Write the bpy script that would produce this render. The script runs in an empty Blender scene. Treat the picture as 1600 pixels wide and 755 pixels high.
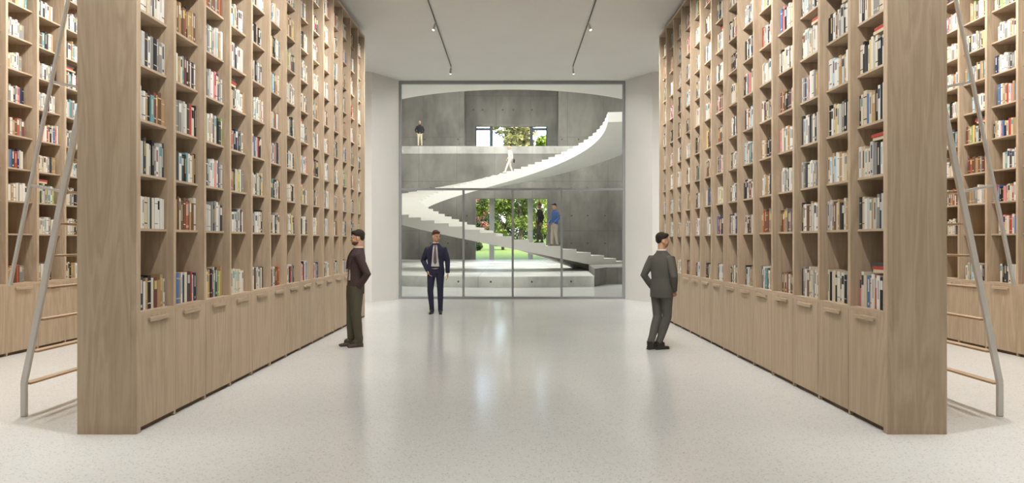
import bpy, bmesh, math, random
from mathutils import Vector, Matrix, Euler
random.seed(7)
scene = bpy.context.scene
COL = scene.collection
PI = math.pi
R = math.radians

# ------------------------------------------------------------------ camera, world, lights, exposure
cam_d = bpy.data.cameras.new('camera'); cam = bpy.data.objects.new('camera', cam_d); COL.objects.link(cam)
cam.location = (0, 0, 1.62); cam.rotation_euler = (R(90), 0, 0)
cam_d.sensor_width = 36; cam_d.lens = 22.5; cam_d.clip_end = 400
scene.camera = cam
vs = scene.view_settings
vs.view_transform = 'Standard'; vs.look = 'None'; vs.gamma = 1; vs.use_curve_mapping = False
vs.exposure = 0.2

w = bpy.data.worlds.new('sky'); scene.world = w; w.use_nodes = True
nt = w.node_tree; nt.nodes.clear()
bg = nt.nodes.new('ShaderNodeBackground'); out = nt.nodes.new('ShaderNodeOutputWorld')
sky = nt.nodes.new('ShaderNodeTexSky'); sky.sky_type = 'NISHITA'; sky.sun_disc = False
sky.sun_elevation = R(48); sky.sun_rotation = R(140); sky.air_density = 1.0; sky.dust_density = 2.5; sky.ozone_density = 1.0
bg.inputs[1].default_value = 2.0
mixw = nt.nodes.new('ShaderNodeMix'); mixw.data_type = 'RGBA'; mixw.inputs[0].default_value = .55; mixw.inputs[7].default_value = (1.25, 1.3, 1.35, 1)   # thin bright cloud
nt.links.new(sky.outputs[0], mixw.inputs[6]); nt.links.new(mixw.outputs[2], bg.inputs[0]); nt.links.new(bg.outputs[0], out.inputs[0])

def sun(name, energy, rot, color=(1, .95, .86), angle=2):
    d = bpy.data.lights.new(name, 'SUN'); d.energy = energy; d.color = color; d.angle = R(angle)
    o = bpy.data.objects.new(name, d); COL.objects.link(o); o.rotation_euler = rot; return o
sun('sun', 1.3, Vector((.72, .10, -.69)).to_track_quat('-Z', 'Y').to_euler())

def area(name, loc, sx, sy, power, color, rot=(0, 0, 0), spread=180):
    d = bpy.data.lights.new(name, 'AREA'); d.shape = 'RECTANGLE'; d.size = sx; d.size_y = sy
    d.energy = power; d.color = color; d.spread = R(spread)
    o = bpy.data.objects.new(name, d); COL.objects.link(o); o.location = loc; o.rotation_euler = rot; return o
WARM = (1.0, .98, .95)
area('aisle_fill_light', (0, 8.0, 6.10), 2.2, 7.5, 130, WARM)  # added soft fill over the aisle, out of view, no fitting built
for s in (-1, 1):
    area('corridor_ceiling_light', (s * 5.7, 8.6, 6.10), .7, 8.0, 380, WARM)
area('rear_fill_light', (0, 0.5, 6.10), 6, 3.0, 50, WARM)  # unseen fill added above the near end of the room
area('atrium_skylight', (0, 34.5, 13.9), 13, 15, 3500, (1, .98, .95))
area('atrium_soffit_fill', (0, 21.2, 7.62), 15, 2.4, 240, (1, .98, .95))  # hidden fill added under the slab to brighten floor and stair front

# ------------------------------------------------------------------ materials
def mat(name):
    m = bpy.data.materials.new(name); m.use_nodes = True
    return m, m.node_tree, m.node_tree.nodes['Principled BSDF']
def lin(r, g, b):
    f = lambda c: ((c / 255 + .055) / 1.055) ** 2.4 if c > 10 else c / 255 / 12.92
    return (f(r), f(g), f(b), 1)
def plain(name, rgb, rough=.6, metal=0, spec=.4, bump=0, bscale=200):
    m, t, p = mat(name)
    p.inputs['Base Color'].default_value = rgb if len(rgb) == 4 else (*rgb, 1)
    p.inputs['Roughness'].default_value = rough; p.inputs['Metallic'].default_value = metal
    p.inputs['Specular IOR Level'].default_value = spec
    if bump:
        n = t.nodes.new('ShaderNodeTexNoise'); n.inputs['Scale'].default_value = bscale; n.inputs['Detail'].default_value = 4
        b = t.nodes.new('ShaderNodeBump'); b.inputs['Strength'].default_value = bump; b.inputs['Distance'].default_value = .01
        t.links.new(n.outputs[0], b.inputs['Height']); t.links.new(b.outputs[0], p.inputs['Normal'])
    return m
def ramp(t, stops):
    r = t.nodes.new('ShaderNodeValToRGB'); e = r.color_ramp.elements
    while len(e) < len(stops): e.new(.5)
    for i, (pos, c) in enumerate(stops): e[i].position = pos; e[i].color = c
    return r
def mapping(t, scale, rot=(0, 0, 0)):
    g = t.nodes.new('ShaderNodeNewGeometry'); m = t.nodes.new('ShaderNodeMapping')
    m.inputs['Scale'].default_value = scale; m.inputs['Rotation'].default_value = rot
    t.links.new(g.outputs['Position'], m.inputs[0]); return m
def mixc(t, a, b, fac, mode='MIX'):
    m = t.nodes.new('ShaderNodeMix'); m.data_type = 'RGBA'; m.blend_type = mode
    for sock, v in ((m.inputs[6], a), (m.inputs[7], b), (m.inputs[0], fac)):
        if hasattr(v, 'is_output'): t.links.new(v, sock)
        else: sock.default_value = v
    return m.outputs[2]

def wood(name, c1, c2, c3, horiz=False):
    m, t, p = mat(name)
    sc = (5, 5, .42) if not horiz else (5, .5, 5)
    mp = mapping(t, sc)
    n1 = t.nodes.new('ShaderNodeTexNoise'); n1.inputs['Scale'].default_value = 1.0; n1.inputs['Detail'].default_value = 5; n1.inputs['Distortion'].default_value = 1.6
    t.links.new(mp.outputs[0], n1.inputs[0])
    mp2 = mapping(t, (60, 60, 2.2) if not horiz else (60, 2.2, 60))
    n2 = t.nodes.new('ShaderNodeTexNoise'); n2.inputs['Scale'].default_value = 1.0; n2.inputs['Detail'].default_value = 3
    t.links.new(mp2.outputs[0], n2.inputs[0])
    wv = t.nodes.new('ShaderNodeMath'); wv.operation = 'MULTIPLY'; wv.inputs[1].default_value = 9.0
    t.links.new(n1.outputs[0], wv.inputs[0])
    fr = t.nodes.new('ShaderNodeMath'); fr.operation = 'PINGPONG'; fr.inputs[1].default_value = 1.0
    t.links.new(wv.outputs[0], fr.inputs[0])
    r1 = ramp(t, [(0, c1), (.55, c2), (1, c3)])
    t.links.new(fr.outputs[0], r1.inputs[0])
    r2 = ramp(t, [(.3, (.93, .92, .91, 1)), (.7, (1.05, 1.05, 1.05, 1))])
    t.links.new(n2.outputs[0], r2.inputs[0])
    c = mixc(t, r1.outputs[0], r2.outputs[0], .8, 'MULTIPLY')
    t.links.new(c, p.inputs['Base Color'])
    p.inputs['Roughness'].default_value = .55; p.inputs['Specular IOR Level'].default_value = .3
    return m
OAK = wood('oak', lin(174, 154, 130), lin(182, 162, 138), lin(188, 169, 145))
OAK_H = wood('oak_board', lin(178, 158, 134), lin(184, 164, 140), lin(190, 170, 146), True)
TREAD = wood('tread_oak', lin(174, 148, 120), lin(182, 156, 128), lin(188, 162, 134), True)
DARK = plain('recess_dark', lin(104, 84, 68), .9)

def plaster(name, c, var=.04, rough=.85):
    m, t, p = mat(name)
    mp = mapping(t, (.8, .8, .8))
    n = t.nodes.new('ShaderNodeTexNoise'); n.inputs['Scale'].default_value = 1.2; n.inputs['Detail'].default_value = 6
    t.links.new(mp.outputs[0], n.inputs[0])
    r = ramp(t, [(.3, tuple(x * (1 - var) for x in c[:3]) + (1,)), (.7, c)])
    t.links.new(n.outputs[0], r.inputs[0]); t.links.new(r.outputs[0], p.inputs['Base Color'])
    p.inputs['Roughness'].default_value = rough; p.inputs['Specular IOR Level'].default_value = .2
    return m
WALL = plaster('white_plaster', lin(222, 220, 214))
CEIL = plaster('ceiling_plaster', lin(224, 223, 218))
WHITE_CONC = plaster('white_concrete', lin(226, 224, 218), .05, .7)

def concrete(name, base, panel=2.6, rowh=3.4):
    m, t, p = mat(name)
    mp = mapping(t, (.42, .42, .2))
    n = t.nodes.new('ShaderNodeTexNoise'); n.inputs['Scale'].default_value = 1.3; n.inputs['Detail'].default_value = 8; n.inputs['Roughness'].default_value = .62
    t.links.new(mp.outputs[0], n.inputs[0])
    a = tuple(x * .55 for x in base[:3]) + (1,); b = tuple(min(1, x * 1.4) for x in base[:3]) + (1,)
    r = ramp(t, [(.28, a), (.72, b)]); t.links.new(n.outputs[0], r.inputs[0])
    # formwork joints: thin grooves between the cast panels
    g = t.nodes.new('ShaderNodeNewGeometry'); s = t.nodes.new('ShaderNodeSeparateXYZ'); t.links.new(g.outputs['Position'], s.inputs[0])
    prev = None
    for ax, per, off in (('X', panel, 1.2), ('Z', rowh, 1.05)):
        ad = t.nodes.new('ShaderNodeMath'); ad.operation = 'ADD'; ad.inputs[1].default_value = off + 50 * per; t.links.new(s.outputs[ax], ad.inputs[0])
        md = t.nodes.new('ShaderNodeMath'); md.operation = 'PINGPONG'; md.inputs[1].default_value = per / 2; t.links.new(ad.outputs[0], md.inputs[0])
        lt = t.nodes.new('ShaderNodeMath'); lt.operation = 'LESS_THAN'; lt.inputs[1].default_value = .022; t.links.new(md.outputs[0], lt.inputs[0])
        if prev:
            mx = t.nodes.new('ShaderNodeMath'); mx.operation = 'MAXIMUM'; t.links.new(prev, mx.inputs[0]); t.links.new(lt.outputs[0], mx.inputs[1]); prev = mx.outputs[0]
        else: prev = lt.outputs[0]
    sc = t.nodes.new('ShaderNodeMath'); sc.operation = 'MULTIPLY'; sc.inputs[1].default_value = .38; t.links.new(prev, sc.inputs[0])
    c = mixc(t, r.outputs[0], tuple(x * .45 for x in base[:3]) + (1,), sc.outputs[0])
    t.links.new(c, p.inputs['Base Color'])
    p.inputs['Roughness'].default_value = .75; p.inputs['Specular IOR Level'].default_value = .25
    return m
CONC = concrete('concrete', lin(126, 124, 117))
CONC_L = concrete('light_concrete', lin(172, 171, 165))
CONC_DARK = plain('tie_hole', lin(84, 82, 77), .9)
CONC_PLAT = concrete('platform_concrete', lin(214, 214, 208), 3.0, 9)
CONC_PLAT.node_tree.nodes['Principled BSDF'].inputs['Roughness'].default_value = .3

def terrazzo():
    m, t, p = mat('terrazzo')
    mp = mapping(t, (1, 1, 1))
    base = lin(222, 220, 214)
    col = base
    big = t.nodes.new('ShaderNodeTexNoise'); big.inputs['Scale'].default_value = .5; big.inputs['Detail'].default_value = 5
    t.links.new(mp.outputs[0], big.inputs[0])
    rb = ramp(t, [(.3, lin(218, 219, 217)), (.7, lin(226, 227, 225))]); t.links.new(big.outputs[0], rb.inputs[0])
    cur = rb.outputs[0]
    for scale, thr, c, f in ((60, .13, lin(186, 182, 174), .6), (80, .12, lin(164, 158, 150), .55), (50, .12, lin(238, 236, 231), .6)):
        v = t.nodes.new('ShaderNodeTexVoronoi'); v.inputs['Scale'].default_value = scale; t.links.new(mp.outputs[0], v.inputs[0])
        cs = t.nodes.new('ShaderNodeSeparateColor'); t.links.new(v.outputs['Color'], cs.inputs[0])
        lt = t.nodes.new('ShaderNodeMath'); lt.operation = 'LESS_THAN'; lt.inputs[1].default_value = thr; t.links.new(cs.outputs[0], lt.inputs[0])
        ds = t.nodes.new('ShaderNodeMath'); ds.operation = 'LESS_THAN'; ds.inputs[1].default_value = .42; t.links.new(v.outputs['Distance'], ds.inputs[0])
        mu = t.nodes.new('ShaderNodeMath'); mu.operation = 'MULTIPLY'; t.links.new(lt.outputs[0], mu.inputs[0]); t.links.new(ds.outputs[0], mu.inputs[1])
        m2 = t.nodes.new('ShaderNodeMath'); m2.operation = 'MULTIPLY'; m2.inputs[1].default_value = f; t.links.new(mu.outputs[0], m2.inputs[0])
        cur = mixc(t, cur, c, m2.outputs[0])
    t.links.new(cur, p.inputs['Base Color'])
    p.inputs['Roughness'].default_value = .15; p.inputs['Specular IOR Level'].default_value = .5
    return m
TERR = terrazzo()
ALU = plain('grey_aluminium', lin(150, 152, 152), .45, .3)
STEEL = plain('painted_steel', lin(206, 202, 195), .5)
DARKMETAL = plain('dark_window_frame', lin(62, 62, 66), .5, .2)
LENS = None
def emis(name, c, s):
    m, t, p = mat(name)
    p.inputs['Base Color'].default_value = (*c, 1); p.inputs['Emission Color'].default_value = (*c, 1); p.inputs['Emission Strength'].default_value = s
    return m
LENS = emis('lamp_lens', (1, .96, .88), 6)
def glass():
    m = bpy.data.materials.new('pane_glass'); m.use_nodes = True; t = m.node_tree; t.nodes.clear()
    o = t.nodes.new('ShaderNodeOutputMaterial'); tr = t.nodes.new('ShaderNodeBsdfTransparent'); gl = t.nodes.new('ShaderNodeBsdfGlossy')
    tr.inputs[0].default_value = (.97, .985, .98, 1); gl.inputs['Roughness'].default_value = .02
    mx = t.nodes.new('ShaderNodeMixShader'); mx.inputs[0].default_value = .006
    t.links.new(tr.outputs[0], mx.inputs[1]); t.links.new(gl.outputs[0], mx.inputs[2]); t.links.new(mx.outputs[0], o.inputs[0])
    return m
GLASS = glass()

# ------------------------------------------------------------------ mesh helpers
class MB:
    def __init__(s): s.v = []; s.f = []; s.m = []
    def box(s, x0, x1, y0, y1, z0, z1, mi=0):
        if x0 > x1: x0, x1 = x1, x0
        b = len(s.v)
        s.v += [(x0, y0, z0), (x1, y0, z0), (x1, y1, z0), (x0, y1, z0), (x0, y0, z1), (x1, y0, z1), (x1, y1, z1), (x0, y1, z1)]
        for q in ((0, 3, 2, 1), (4, 5, 6, 7), (0, 1, 5, 4), (1, 2, 6, 5), (2, 3, 7, 6), (3, 0, 4, 7)):
            s.f.append(tuple(b + i for i in q)); s.m.append(mi)
        return s
    def prism(s, pts, z0, z1, mi=0):      # plan polygon (counter-clockwise) extruded in z
        b = len(s.v); n = len(pts)
        s.v += [(x, y, z0) for x, y in pts] + [(x, y, z1) for x, y in pts]
        s.f.append(tuple(b + i for i in reversed(range(n)))); s.m.append(mi)
        s.f.append(tuple(b + n + i for i in range(n))); s.m.append(mi)
        for i in range(n):
            j = (i + 1) % n; s.f.append((b + i, b + j, b + n + j, b + n + i)); s.m.append(mi)
        return s
    def bar(s, p, q, w, h, mi=0, up=(0, 0, 1)):
        p = Vector(p); q = Vector(q); d = (q - p).normalized(); u = Vector(up)
        if abs(d.dot(u)) > .98: u = Vector((0, 1, 0))
        a = d.cross(u).normalized(); c = a.cross(d).normalized(); b = len(s.v)
        for e in (p, q):
            for i, j in ((-1, -1), (1, -1), (1, 1), (-1, 1)): s.v.append(tuple(e + a * i * w / 2 + c * j * h / 2))
        for f in ((3, 2, 1, 0), (4, 5, 6, 7), (0, 1, 5, 4), (1, 2, 6, 5), (2, 3, 7, 6), (3, 0, 4, 7)):
            s.f.append(tuple(b + i for i in f)); s.m.append(mi)
        return s
    def tube(s, pts, rad, n=12, mi=0, squash=None):
        P = [Vector(p) for p in pts]; b = len(s.v); k = len(P)
        if not hasattr(rad, '__len__'): rad = [rad] * k
        prev = None
        for i, p in enumerate(P):
            d = (P[min(i + 1, k - 1)] - P[max(i - 1, 0)]).normalized()
            if prev is None:
                u = Vector((0, 0, 1)) if abs(d.z) < .9 else Vector((1, 0, 0))
                a = (u - d * u.dot(d)).normalized()
            else: a = (prev - d * prev.dot(d)).normalized()
            prev = a; c = d.cross(a)
            for j in range(n):
                t = 2 * PI * j / n; s.v.append(tuple(p + (a * math.cos(t) + c * math.sin(t)) * rad[i]))
        for i in range(k - 1):
            for j in range(n):
                l = (j + 1) % n; s.f.append((b + i * n + j, b + i * n + l, b + (i + 1) * n + l, b + (i + 1) * n + j)); s.m.append(mi)
        s.f.append(tuple(b + j for j in reversed(range(n)))); s.m.append(mi)
        s.f.append(tuple(b + (k - 1) * n + j for j in range(n))); s.m.append(mi)
        return s
    def loft(s, secs, n=24, mi=0, power=1.0):     # secs: (cx, cy, z, half width, half depth)
        b = len(s.v); k = len(secs)
        for cx, cy, z, a, d in secs:
            for j in range(n):
                t = 2 * PI * j / n; ct, st = math.cos(t), math.sin(t)
                f = lambda x: math.copysign(abs(x) ** power, x)
                s.v.append((cx + a * f(ct), cy + d * f(st), z))
        for i in range(k - 1):
            for j in range(n):
                l = (j + 1) % n; s.f.append((b + i * n + j, b + i * n + l, b + (i + 1) * n + l, b + (i + 1) * n + j)); s.m.append(mi)
        s.f.append(tuple(b + j for j in reversed(range(n)))); s.m.append(mi)
        s.f.append(tuple(b + (k - 1) * n + j for j in range(n))); s.m.append(mi)
        return s
    def ell(s, c, r, n=16, m=10, rot=None, mi=0):
        b = len(s.v); c = Vector(c); M = Euler(rot).to_matrix() if rot else None
        for i in range(m + 1):
            ph = PI * i / m
            for j in range(n):
                t = 2 * PI * j / n
                v = Vector((r[0] * math.sin(ph) * math.cos(t), r[1] * math.sin(ph) * math.sin(t), -r[2] * math.cos(ph)))
                if M: v = M @ v
                s.v.append(tuple(c + v))
        for i in range(m):
            for j in range(n):
                l = (j + 1) % n; s.f.append((b + i * n + j, b + i * n + l, b + (i + 1) * n + l, b + (i + 1) * n + j)); s.m.append(mi)
        return s
    def quad(s, a, b_, c, d, mi=0):
        b = len(s.v); s.v += [tuple(a), tuple(b_), tuple(c), tuple(d)]; s.f.append((b, b + 1, b + 2, b + 3)); s.m.append(mi); return s
    def mesh(s, name, mats, smooth=False):
        me = bpy.data.meshes.new(name); me.from_pydata(s.v, [], s.f)
        if not isinstance(mats, (list, tuple)): mats = [mats]
        for x in mats: me.materials.append(x)
        if len(mats) > 1: me.polygons.foreach_set('material_index', s.m)
        if smooth: me.polygons.foreach_set('use_smooth', [True] * len(me.polygons))
        me.update(); return me
def link(name, me, parent=None):
    o = bpy.data.objects.new(name, me); COL.objects.link(o)
    if parent is not None: o.parent = parent
    return o
def obj(name, mb, mats, parent=None, smooth=False, bevel=0):
    o = link(name, mb.mesh(name, mats, smooth), parent)
    if bevel:
        m = o.modifiers.new('bevel', 'BEVEL'); m.width = bevel; m.segments = 2; m.limit_method = 'ANGLE'
    return o
def tag(o, label, cat, group=None, kind=None):
    o['label'] = label; o['category'] = cat
    if group: o['group'] = group
    if kind: o['kind'] = kind
    return o
def thing(name, label, cat, loc=(0, 0, 0), rz=0, group=None):
    o = bpy.data.objects.new(name, None); COL.objects.link(o); o.location = loc; o.rotation_euler = (0, 0, rz); o.empty_display_size = .2
    return tag(o, label, cat, group)
def struct(name, mb, mats, parent=None, smooth=False):
    o = obj(name, mb, mats, parent, smooth)
    if parent is None: o['kind'] = 'structure'
    return o
def rel(mb, c):
    mb.v = [(x - c[0], y - c[1], z - c[2]) for x, y, z in mb.v]; return mb

# ------------------------------------------------------------------ library room shell
YW = 18.0; CZ = 6.15; HALF = 7.75
struct('floor', MB().box(-HALF, HALF, -4, YW + .15, -.2, 0), TERR)
struct('ceiling', MB().box(-HALF, HALF, -4, YW + .15, CZ, CZ + .25), CEIL)
struct('wall_left', MB().box(-HALF - .2, -HALF, -4, YW, -.2, CZ + .2), WALL)
struct('wall_right', MB().box(HALF, HALF + .2, -4, YW, -.2, CZ + .2), WALL)
struct('wall_front', MB().box(-HALF - .2, HALF + .2, -4.2, -4, -.2, CZ + .2), WALL)
# flared wing walls either side of the glazing
WX = 3.19
for s, nm in ((-1, 'wall_back_left'), (1, 'wall_back_right')):
    pts = [(s * WX, YW + .15), (s * WX, YW), (s * 3.75, 17.1), (s * HALF, 17.1), (s * HALF, YW + .15)]
    if s > 0: pts = pts[::-1]
    pts = pts[::-1] if False else pts
    struct(nm, MB().prism(pts, 0, CZ), WALL)
# glazed screen to the atrium
wt = struct('window_1', MB().box(-WX, WX, YW + .02, YW + .12, CZ - .09, CZ - .005).box(-WX, WX, YW + .02, YW + .12, 0, .07)
            .box(-WX, -WX + .07, YW + .02, YW + .12, .07, CZ - .09).box(WX - .07, WX, YW + .02, YW + .12, .07, CZ - .09), ALU)
obj('transom', MB().box(-WX + .07, WX - .07, YW + .03, YW + .11, 3.065, 3.125), ALU, wt)
for x in (-1.37, .02, 1.40):
    obj('mullion', MB().box(x - .03, x + .03, YW + .035, YW + .105, .07, 3.065), ALU, wt)
xs = [-WX + .07, -1.40, -1.34, -.01, .05, 1.37, 1.43, WX - .07]
for i in range(4):
    obj('pane', MB().box(xs[2 * i], xs[2 * i + 1], YW + .065, YW + .077, .07, 3.065), GLASS, wt)
obj('pane', MB().box(-WX + .07, WX - .07, YW + .065, YW + .077, 3.125, CZ - .09), GLASS, wt)

# ------------------------------------------------------------------ atrium shell
ZC = 34.5; RI = 5.1; RO = 8.02
BF = 8.18; BB = 7.65          # second floor: top and underside
YL = 44.0                     # lower back wall
AX = 11.0
struct('floor_atrium', MB().box(-AX, AX, YW + .15, YL + .4, -.3, 0), TERR)
pl = [(2.95, 22.95), (3.2, 27), (3.35, 32), (3.4, YL)]
pl.append((-AX + .02, YL)); pl.append((-AX + .02, 32))
for i in range(41):
    t = PI + (PI / 2 + R(26)) * i / 40
    x = 9.6 * math.cos(t); y = 32 + 9.5 * math.sin(t)
    if x < 2.9: pl.append((x, y))
pm = MB().prism(pl, 0, .38)
for x in (-4.2, -1.9, -.75, .7, 2.1):
    y = 32 - math.sqrt(1 - (x / 9.6) ** 2) * 9.5
    pm.ell((x, y, .2), (.035, .012, .035), 10, 6, mi=1)
struct('floor_platform', pm, [CONC_PLAT, CONC_DARK])

def holes(mb, pts, y, r=.055):
    for x, z in pts: mb.ell((x, y, z), (r, .02, r), 10, 6, mi=1)
lw = MB().box(-AX, -2.5, YL, YL + .35, 0, BB).box(2.42, AX, YL, YL + .35, 0, BB).box(-2.5, 2.42, YL, YL + .35, 4.57, BB)
holes(lw, [(x, z) for x in (-5.6, -4.4, -3.1, 3.3, 4.1, 5.2, 6.4) for z in (1.5, 3.4, 5.3)], YL)
struct('wall_rear', lw, [CONC, CONC_DARK])
struct('wall_side_left', MB().box(-AX - .3, -AX, YW + .15, 48.5, -.3, 14), CONC)
struct('wall_side_right', MB().box(AX, AX + .3, YW + .15, 48.5, -.3, 14), CONC)
struct('wall_over_window', MB().box(-AX, AX, YW + .15, YW + .35, CZ + .001, 14).box(-AX, -HALF, YW + .15, YW + .35, 0, CZ).box(HALF, AX, YW + .15, YW + .35, 0, CZ), WHITE_CONC)
struct('ceiling_atrium', MB().box(-AX, AX, YW + .35, 48.5, 14, 14.3), WHITE_CONC)
for i, x in ((1, -1.41), (2, 1.28)):
    tag(obj('column', MB().box(x - .17, x + .17, YL + .5, YL + .84, 0.0, 8), CONC_L), ('concrete column standing in the garden opening beside the pink tree' if i == 1 else 'concrete column standing in the garden opening beside the woman'), 'column', 'columns in the garden opening')
# second floor with an elliptical well
def slab():
    mb = MB(); A, B = 8.0, 9.1; n = 48
    front = [(A * math.cos(PI + PI * i / n), ZC + B * math.sin(PI + PI * i / n)) for i in range(n + 1)]
    for i in range(n):
        (x0, y0), (x1, y1) = front[i], front[i + 1]
        mb.prism([(x0, YW + .35), (x1, YW + .35), (x1, y1), (x0, y0)], BB, BF)
    for s in (-1, 1): 
        p = [(s * A, YW + .35), (s * AX, YW + .35), (s * AX, YL - .02), (s * A, YL - .02)]
        mb.prism(p if s > 0 else p[::-1], BB, BF)
    return mb
struct('ceiling_second_floor_slab', slab(), WHITE_CONC)
struct('floor_balcony', MB().box(-AX, AX, YL - .02, 48.3, BB, BF), CONC_L)
YU = 46.2; YR = 48.0
up = MB().box(-AX, -3.45, YU, YR + .3, BF, 14).box(3.36, AX, YU, YR + .3, BF, 14)
holes(up, [(-6.3, 9.0), (-3.9, 9.0), (3.6, 9.0), (4.8, 9.0), (5.4, 9.0)], YU)
struct('wall_upper_sides', up, [CONC, CONC_DARK])
ur = MB().box(-3.45, -2.74, YR, YR + .3, BF, 14).box(2.64, 3.36, YR, YR + .3, BF, 14).box(-2.74, 2.64, YR, YR + .3, 10.26, 14)
holes(ur, [(x, z) for x in (-2.9, -2.2, -.7, .1, 1.5) for z in (11.5,)], YR)
struct('wall_upper_centre', ur, [CONC, CONC_DARK])
w2 = struct('window_2', MB().box(-2.74, -2.66, YR + .1, YR + .2, BF, 10.26).box(2.56, 2.64, YR + .1, YR + .2, BF, 10.26)
            .box(-1.68, -1.44, YR + .1, YR + .2, BF, 10.26).box(1.34, 1.58, YR + .1, YR + .2, BF, 10.26), DARKMETAL)
obj('top_rail', MB().box(-2.66, -1.68, YR + .1, YR + .2, 9.98, 10.16), DARKMETAL, w2)
obj('top_rail', MB().box(1.58, 2.56, YR + .1, YR + .2, 9.98, 10.16), DARKMETAL, w2)
for a, b in ((-2.66, -1.68), (-1.44, 1.34), (1.58, 2.56)):
    obj('pane', MB().box(a, b, YR + .145, YR + .155, BF, 10.2), GLASS, w2)

# ------------------------------------------------------------------ helical stair
def pol(phi, r): a = R(phi); return (r * math.sin(a), ZC - r * math.cos(a))
DP = 4.9
steps = []                     # (phi start, phi end, z top), phi falls as the stair climbs
z = .755 - .136 * 4; ph = 34.5 + DP * 5
for k in range(-5 + 1, 23):
    p0 = 34.5 - DP * k; steps.append((p0, p0 + DP, .755 + .136 * k))
LZ = steps[-1][2]; p_end = steps[-1][0]
steps.append((-103, p_end, LZ + .136)); LZ += .136
for k in range(34):
    p1 = -103 - DP * k; steps.append((p1 - DP, p1, LZ + .131 * (k + 1)))
pe = steps[-1][0]; steps.append((pe - 9, pe, steps[-1][2] + .1))
def ramp_z(phi):               # nosing line used for the underside
    if phi >= p_end: return .755 + .136 * (34.5 - phi) / DP + .136
    if phi >= -103: return LZ
    return LZ + .131 * min(34.8, (-103 - phi) / DP)
st = MB()
for (a, b, zt) in steps:
    n = max(1, int(round((b - a) / 2.5)))
    for i in range(n):
        q0 = a + (b - a) * i / n; q1 = a + (b - a) * (i + 1) / n
        base = len(st.v)
        for q in (q0, q1):
            zb = max(ramp_z(q) - .53, .02)
            for r in (RI, RO):
                x, y = pol(q, r); st.v.append((x, y, min(zb, zt - .05))); st.v.append((x, y, zt))
        # 0 in-bot0 1 in-top0 2 out-bot0 3 out-top0 4 in-bot1 5 in-top1 6 out-bot1 7 out-top1
        for f in ((1, 3, 7, 5), (0, 4, 6, 2), (2, 6, 7, 3), (0, 1, 5, 4)):
            st.f.append(tuple(base + k for k in f)); st.m.append(0)
        if i == 0: st.f.append(tuple(base + k for k in (0, 2, 3, 1))); st.m.append(0)
        if i == n - 1: st.f.append(tuple(base + k for k in (4, 5, 7, 6))); st.m.append(0)
stair = obj('spiral_staircase', st, WHITE_CONC)
obj('foot_block', MB().prism([(2.97, 22.97), (3.58, 24.3), (5.05, 24.3), (5.05, 28.2), (3.23, 27)], 0, .64), CONC, stair)
tag(stair, 'sweeping white concrete spiral staircase without railings, behind the glazed wall', 'staircase')

# ------------------------------------------------------------------ garden
def leafmat(name, a, b):
    m, t, p = mat(name)
    mp = mapping(t, (1, 1, 1)); n = t.nodes.new('ShaderNodeTexNoise'); n.inputs['Scale'].default_value = 1.1; n.inputs['Detail'].default_value = 3
    t.links.new(mp.outputs[0], n.inputs[0]); r = ramp(t, [(.35, a), (.65, b)]); t.links.new(n.outputs[0], r.inputs[0])
    t.links.new(r.outputs[0], p.inputs['Base Color']); p.inputs['Roughness'].default_value = .7; p.inputs['Specular IOR Level'].default_value = .2
    return m
LEAF = [leafmat('leaf_green', lin(70, 88, 34), lin(128, 140, 64)), leafmat('leaf_dark', lin(40, 54, 28), lin(80, 94, 52)),
        leafmat('leaf_lime', lin(100, 118, 44), lin(148, 158, 70)), leafmat('leaf_olive', lin(92, 90, 46), lin(150, 142, 86)),
        leafmat('leaf_pink', lin(120, 78, 64), lin(172, 126, 106))]
BARK = plain('bark', lin(84, 70, 58), .9)
def lawnmat():
    m, t, p = mat('lawn_grass'); mp = mapping(t, (1, 1, 1))
    n = t.nodes.new('ShaderNodeTexNoise'); n.inputs['Scale'].default_value = 3; n.inputs['Detail'].default_value = 6
    t.links.new(mp.outputs[0], n.inputs[0]); r = ramp(t, [(.3, lin(88, 108, 26)), (.7, lin(114, 130, 42))]); t.links.new(n.outputs[0], r.inputs[0])
    t.links.new(r.outputs[0], p.inputs['Base Color']); p.inputs['Roughness'].default_value = .9; return m
def lawn_z(y): return .30 + max(0, (y - 46)) * .027
lm = MB()
ys = [YL + .4, 46, 60, 80, 110, 160]
for a, b in zip(ys, ys[1:]):
    lm.quad((-70, a, lawn_z(a)), (70, a, lawn_z(a)), (70, b, lawn_z(b)), (-70, b, lawn_z(b)))
struct('lawn', lm, lawnmat())
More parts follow.
